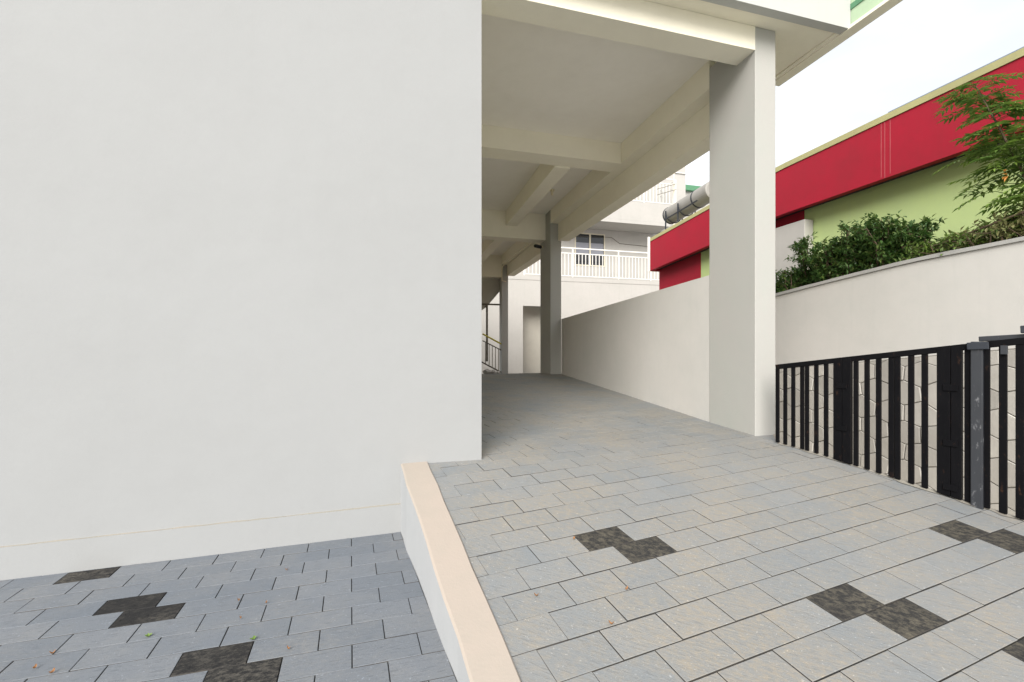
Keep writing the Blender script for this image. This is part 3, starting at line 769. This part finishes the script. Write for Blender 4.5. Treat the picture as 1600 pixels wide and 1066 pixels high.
# ------------------------------------------------------------------ plants
def leaf_quad(mb, c, d, up, L, W):
    """a leaf folded along its midrib"""
    d = d.normalized(); s = d.cross(up)
    if s.length < 1e-3: s = d.cross(Vector((1, 0, 0)))
    s.normalize(); n = s.cross(d).normalized()
    tip = c + d * L - n * (L * .12); m1 = c + d * (L * .45)
    a, b = m1 + s * (W / 2) + n * (W * .18), m1 - s * (W / 2) + n * (W * .18)
    mb.add([c, a, tip, b], [(0, 1, 2), (0, 2, 3)])
def rvec(): return Vector((random.gauss(0, 1), random.gauss(0, 1), random.gauss(0, 1))).normalized()
def shrub(name, label, u0, u1, ub, ht, seed, mat, n_leaf, L, clumps, group=None):
    """several stems with leafy twigs growing between v=u0 and v=u1"""
    random.seed(seed)
    vm = (u0 + u1) / 2; base = P(ub, vm, zt2(vm) - .05)
    t = thing(name, base, label, 'shrub', group)
    stems, crown = MB(), MB(); crown2 = MB()
    for k in range(clumps):
        v = u0 + (u1 - u0) * (k + random.random()) / clumps; u = ub + random.uniform(-.22, .30)
        b0 = P(u, v, zt2(v) - .05); h = ht(v) * random.uniform(.72, 1.06)
        top = b0 + Vector((random.gauss(0, .10), random.gauss(0, .10), h))
        midp = b0.lerp(top, .5) + Vector((random.gauss(0, .04), random.gauss(0, .04), 0))
        stems.tube([b0, midp, top], [.012, .008, .004], 5)
        for j in range(random.randint(5, 8)):
            f = random.uniform(.15, 1.0); p = b0.lerp(midp, f * 2) if f < .5 else midp.lerp(top, f * 2 - 1)
            dr = rvec(); dr.z = abs(dr.z) * .7 + .1; e = p + dr * random.uniform(.10, .26)
            e.z = min(e.z, b0.z + h * 1.05)
            stems.tube([p, e], [.005, .003], 4)
            for _ in range(n_leaf):
                q = p.lerp(e, random.uniform(.2, 1.1)) + rvec() * random.uniform(0, .07)
                d = (dr * .5 + rvec()).normalized(); d.z -= .15
                leaf_quad(crown2 if random.random() < .22 else crown, q, d, Vector((0, 0, 1)), L * random.uniform(.6, 1.25), L * random.uniform(.35, .55))
    stems.build('stem', 'bark', t); crown.build('crown', mat, t)
    crown2.build('young_leaves', {'leaf_dark': 'leaf_mid', 'leaf_mid': 'leaf_new', 'leaf_pale': 'leaf_mid'}[mat], t)
    return t
shrub('shrub', 'small dark shrub at the end of the wall beside the white column', 6.45, 7.3, 6.98, lambda v: .52 if v < 6.9 else .36, 11, 'leaf_dark', 30, .075, 36)
shrub('shrub', 'tall dense dark green shrub in front of the white pier', 5.45, 6.55, 7.02, lambda v: .86 + .10 * math.sin(v * 7), 12, 'leaf_dark', 26, .080, 50)
shrub('shrub', 'broad dark green shrub on the wall under the green facade', 4.62, 5.5, 7.0, lambda v: .76 + .1 * math.sin(v * 9), 13, 'leaf_dark', 26, .080, 44)
shrub('shrub', 'low light green shrub trailing along the wall top', 3.75, 4.7, 6.92, lambda v: .30 + .05 * math.sin(v * 11), 14, 'leaf_mid', 16, .066, 34)
shrub('shrub', 'thin straggling pale shrub beneath the tall sapling', 2.5, 4.15, 6.95, lambda v: .40 + .20 * max(0, 3.9 - v), 15, 'leaf_pale', 13, .085, 34)

# sapling with feathered leaves
random.seed(23)
sb = P(7.05, 3.35, zt2(3.35) - .05)
sp = thing('sapling', sb, 'tall sapling with feathery leaves reaching over the red band', 'tree')
top = P(7.0, 3.98, 4.80)
trunk = [sb, sb.lerp(top, .35) + Vector((.12, 0, .05)), sb.lerp(top, .7) + Vector((.06, 0, .04)), top]
MB().tube(trunk, [.020, .016, .011, .005], 7).build('trunk', 'bark', sp)
lv, lv2, lo_, br = MB(), MB(), MB(), MB()
def along(f):
    f = max(0, min(.999, f)) * 3; i = int(f); return trunk[i].lerp(trunk[i + 1], f - i)
def frond(p, d, L, mb, npair=6):
    d = d.normalized(); side = d.cross(Vector((0, 0, 1))); side = side.normalized() if side.length > .05 else Vector((1, 0, 0))
    pts = []
    for i in range(6):
        s = i / 5; pts.append(p + d * (L * s) - Vector((0, 0, 1)) * (L * .45 * s * s))
    br.tube(pts, [.005, .004, .004, .003, .002, .002], 4)
    for i in range(1, npair + 1):
        s = .25 + .75 * i / npair; k = min(4, int(s * 5)); q = pts[k].lerp(pts[min(5, k + 1)], s * 5 - k)
        for sg in (-1, 1):
            dd = side * sg + d * .55 - Vector((0, 0, .35)) + rvec() * .15
            leaf_quad(mb, q, dd, Vector((0, 0, 1)), L * .38 * random.uniform(.8, 1.15), L * .105)
    leaf_quad(mb, pts[-1], d - Vector((0, 0, .6)), Vector((0, 0, 1)), L * .35, L * .1)
for i in range(84):
    f = .40 + .60 * (i + random.random()) / 84; p = along(f); an = random.uniform(0, 6.283)
    d = Vector((math.cos(an), math.sin(an), random.uniform(.15, .75)))
    L = random.uniform(.26, .44) * (1.30 - .45 * f)
    frond(p, d, L, lv if random.random() < .8 else lv2)
for i in range(125):                                           # bushier side growth low down
    f = .14 + .42 * random.random(); p = along(f) + Vector((random.uniform(-.26, .50), random.uniform(-.35, .35), random.uniform(-.1, .22)))
    an = random.uniform(0, 6.283); d = Vector((math.cos(an), math.sin(an), random.uniform(-.2, .6)))
    if i % 4 == 0: br.tube([along(f - .08), p], [.010, .004], 5)
    frond(p, d, random.uniform(.22, .36), lv if random.random() < .55 else lv2, 5)
p = along(.40) + Vector((-.25, -.05, -.05))
for _ in range(4): leaf_quad(lo_, p + rvec() * .03, Vector((-.6, -.3, -.2)) + rvec() * .4, Vector((0, 0, 1)), .10, .035)
lv.build('crown', 'leaf_tree', sp); lv2.build('young_leaves', 'leaf_new', sp); br.build('leaf_stalks', 'leaf_mid', sp); lo_.build('orange_leaves', 'leaf_orange', sp)
tw = MB().tube([P(6.72, 4.2, zt2(4.2) + .20), P(6.75, 3.4, zt2(3.4) + .36), P(6.8, 2.4, zt2(2.4) + .46)], [.008, .012, .016], 6)
tag(tw.build('dry_branch', 'bark'), 'long bare branch lying along the shrubs on the wall', 'branch')

# ------------------------------------------------------------------ small litter
random.seed(5)
def on_plane(px, py, plane):
    c, a, b = plane; dx, dz = (px - 800) / 720, -(py - 540) / 720
    t = (c - 1.5) / (dz - a * dx - b); return Vector((dx * t, t, 1.5 + dz * t))
def scrap(name, p, L, W, mat, label, cat, group):
    a = random.uniform(0, 6.283); d = Vector((math.cos(a), math.sin(a), .1)); s = Vector((-math.sin(a), math.cos(a), 0)); vs = []
    for i in range(5):
        f = i / 4; w2 = W * math.sin(math.pi * (.12 + .76 * f)) / 2; lift = .004 + .012 * (2 * f - 1) ** 2
        c = p + d * (L * (f - .5)); vs += [c - s * w2 + Vector((0, 0, lift + .006)), c + Vector((0, 0, lift)), c + s * w2 + Vector((0, 0, lift + .004))]
    fs = []
    for i in range(4):
        for k in (0, 1): fs.append((3 * i + k, 3 * i + k + 1, 3 * i + 4 + k, 3 * i + 3 + k))
    return tag(MB().add(vs, fs).build(name, mat), label, cat, group)
YP, DP = (.1382, .041, -.028), (-.0611, -.022, .157)
for px, py, L, lb in ((82, 1023, .035, 'dry orange leaf, uppermost of the three near the left end of the lower paving'),
        (81, 1053, .045, 'largest curled orange leaf, lowest of the three at the left of the lower paving'),
        (54, 1046, .04, 'dry orange leaf, leftmost of the three at the left of the lower paving'),
        (373, 940, .03, 'orange leaf scrap, left one of the two level with the middle black pavers'),
        (416, 944, .025, 'orange leaf scrap, right one of the two level with the middle black pavers'),
        (376, 968, .025, 'reddish leaf scrap on a grey paver just above the nearest black pavers'),
        (448, 892, .03, 'leaf scrap on the lower paving closest to the foot of the white wall'),
        (451, 1016, .03, 'leaf scrap on grey paving just right of the nearest black pavers')):
    L *= .6; scrap('dry_leaf', on_plane(px, py, YP), L, L * .5, 'litter', lb, 'leaf', 'dry leaf scraps on the paving')
for px, py, L, lb in ((838, 933, .022, 'tiny leaf scrap on the driveway nearest the cream kerb'), (896.6, 844, .02, 'tiny leaf scrap at the left corner of the black paver pair on the driveway'),
        (955, 977, .024, 'tiny leaf scrap lying lowest and nearest on the driveway'), (979, 923, .02, 'tiny leaf scrap in a joint just below the middle black pavers of the driveway')):
    scrap('dry_leaf', on_plane(px, py, DP), L, L * .6, 'litter', lb, 'leaf', 'dry leaf scraps on the paving')
for (px, py), lb in (((232, 995), 'tiny green weed in a joint near the pair of black pavers by the wall'), ((396, 1000), 'tiny green weed at the corner of the nearest black paver')):
    p = on_plane(px, py, YP); t = MB()
    for k in range(7):
        a = k * .9 + random.random(); leaf_quad(t, p, Vector((math.cos(a), math.sin(a), .9)), Vector((0, 0, 1)), .022, .011)
    tag(t.build('weed', 'leaf_new'), lb, 'weed')
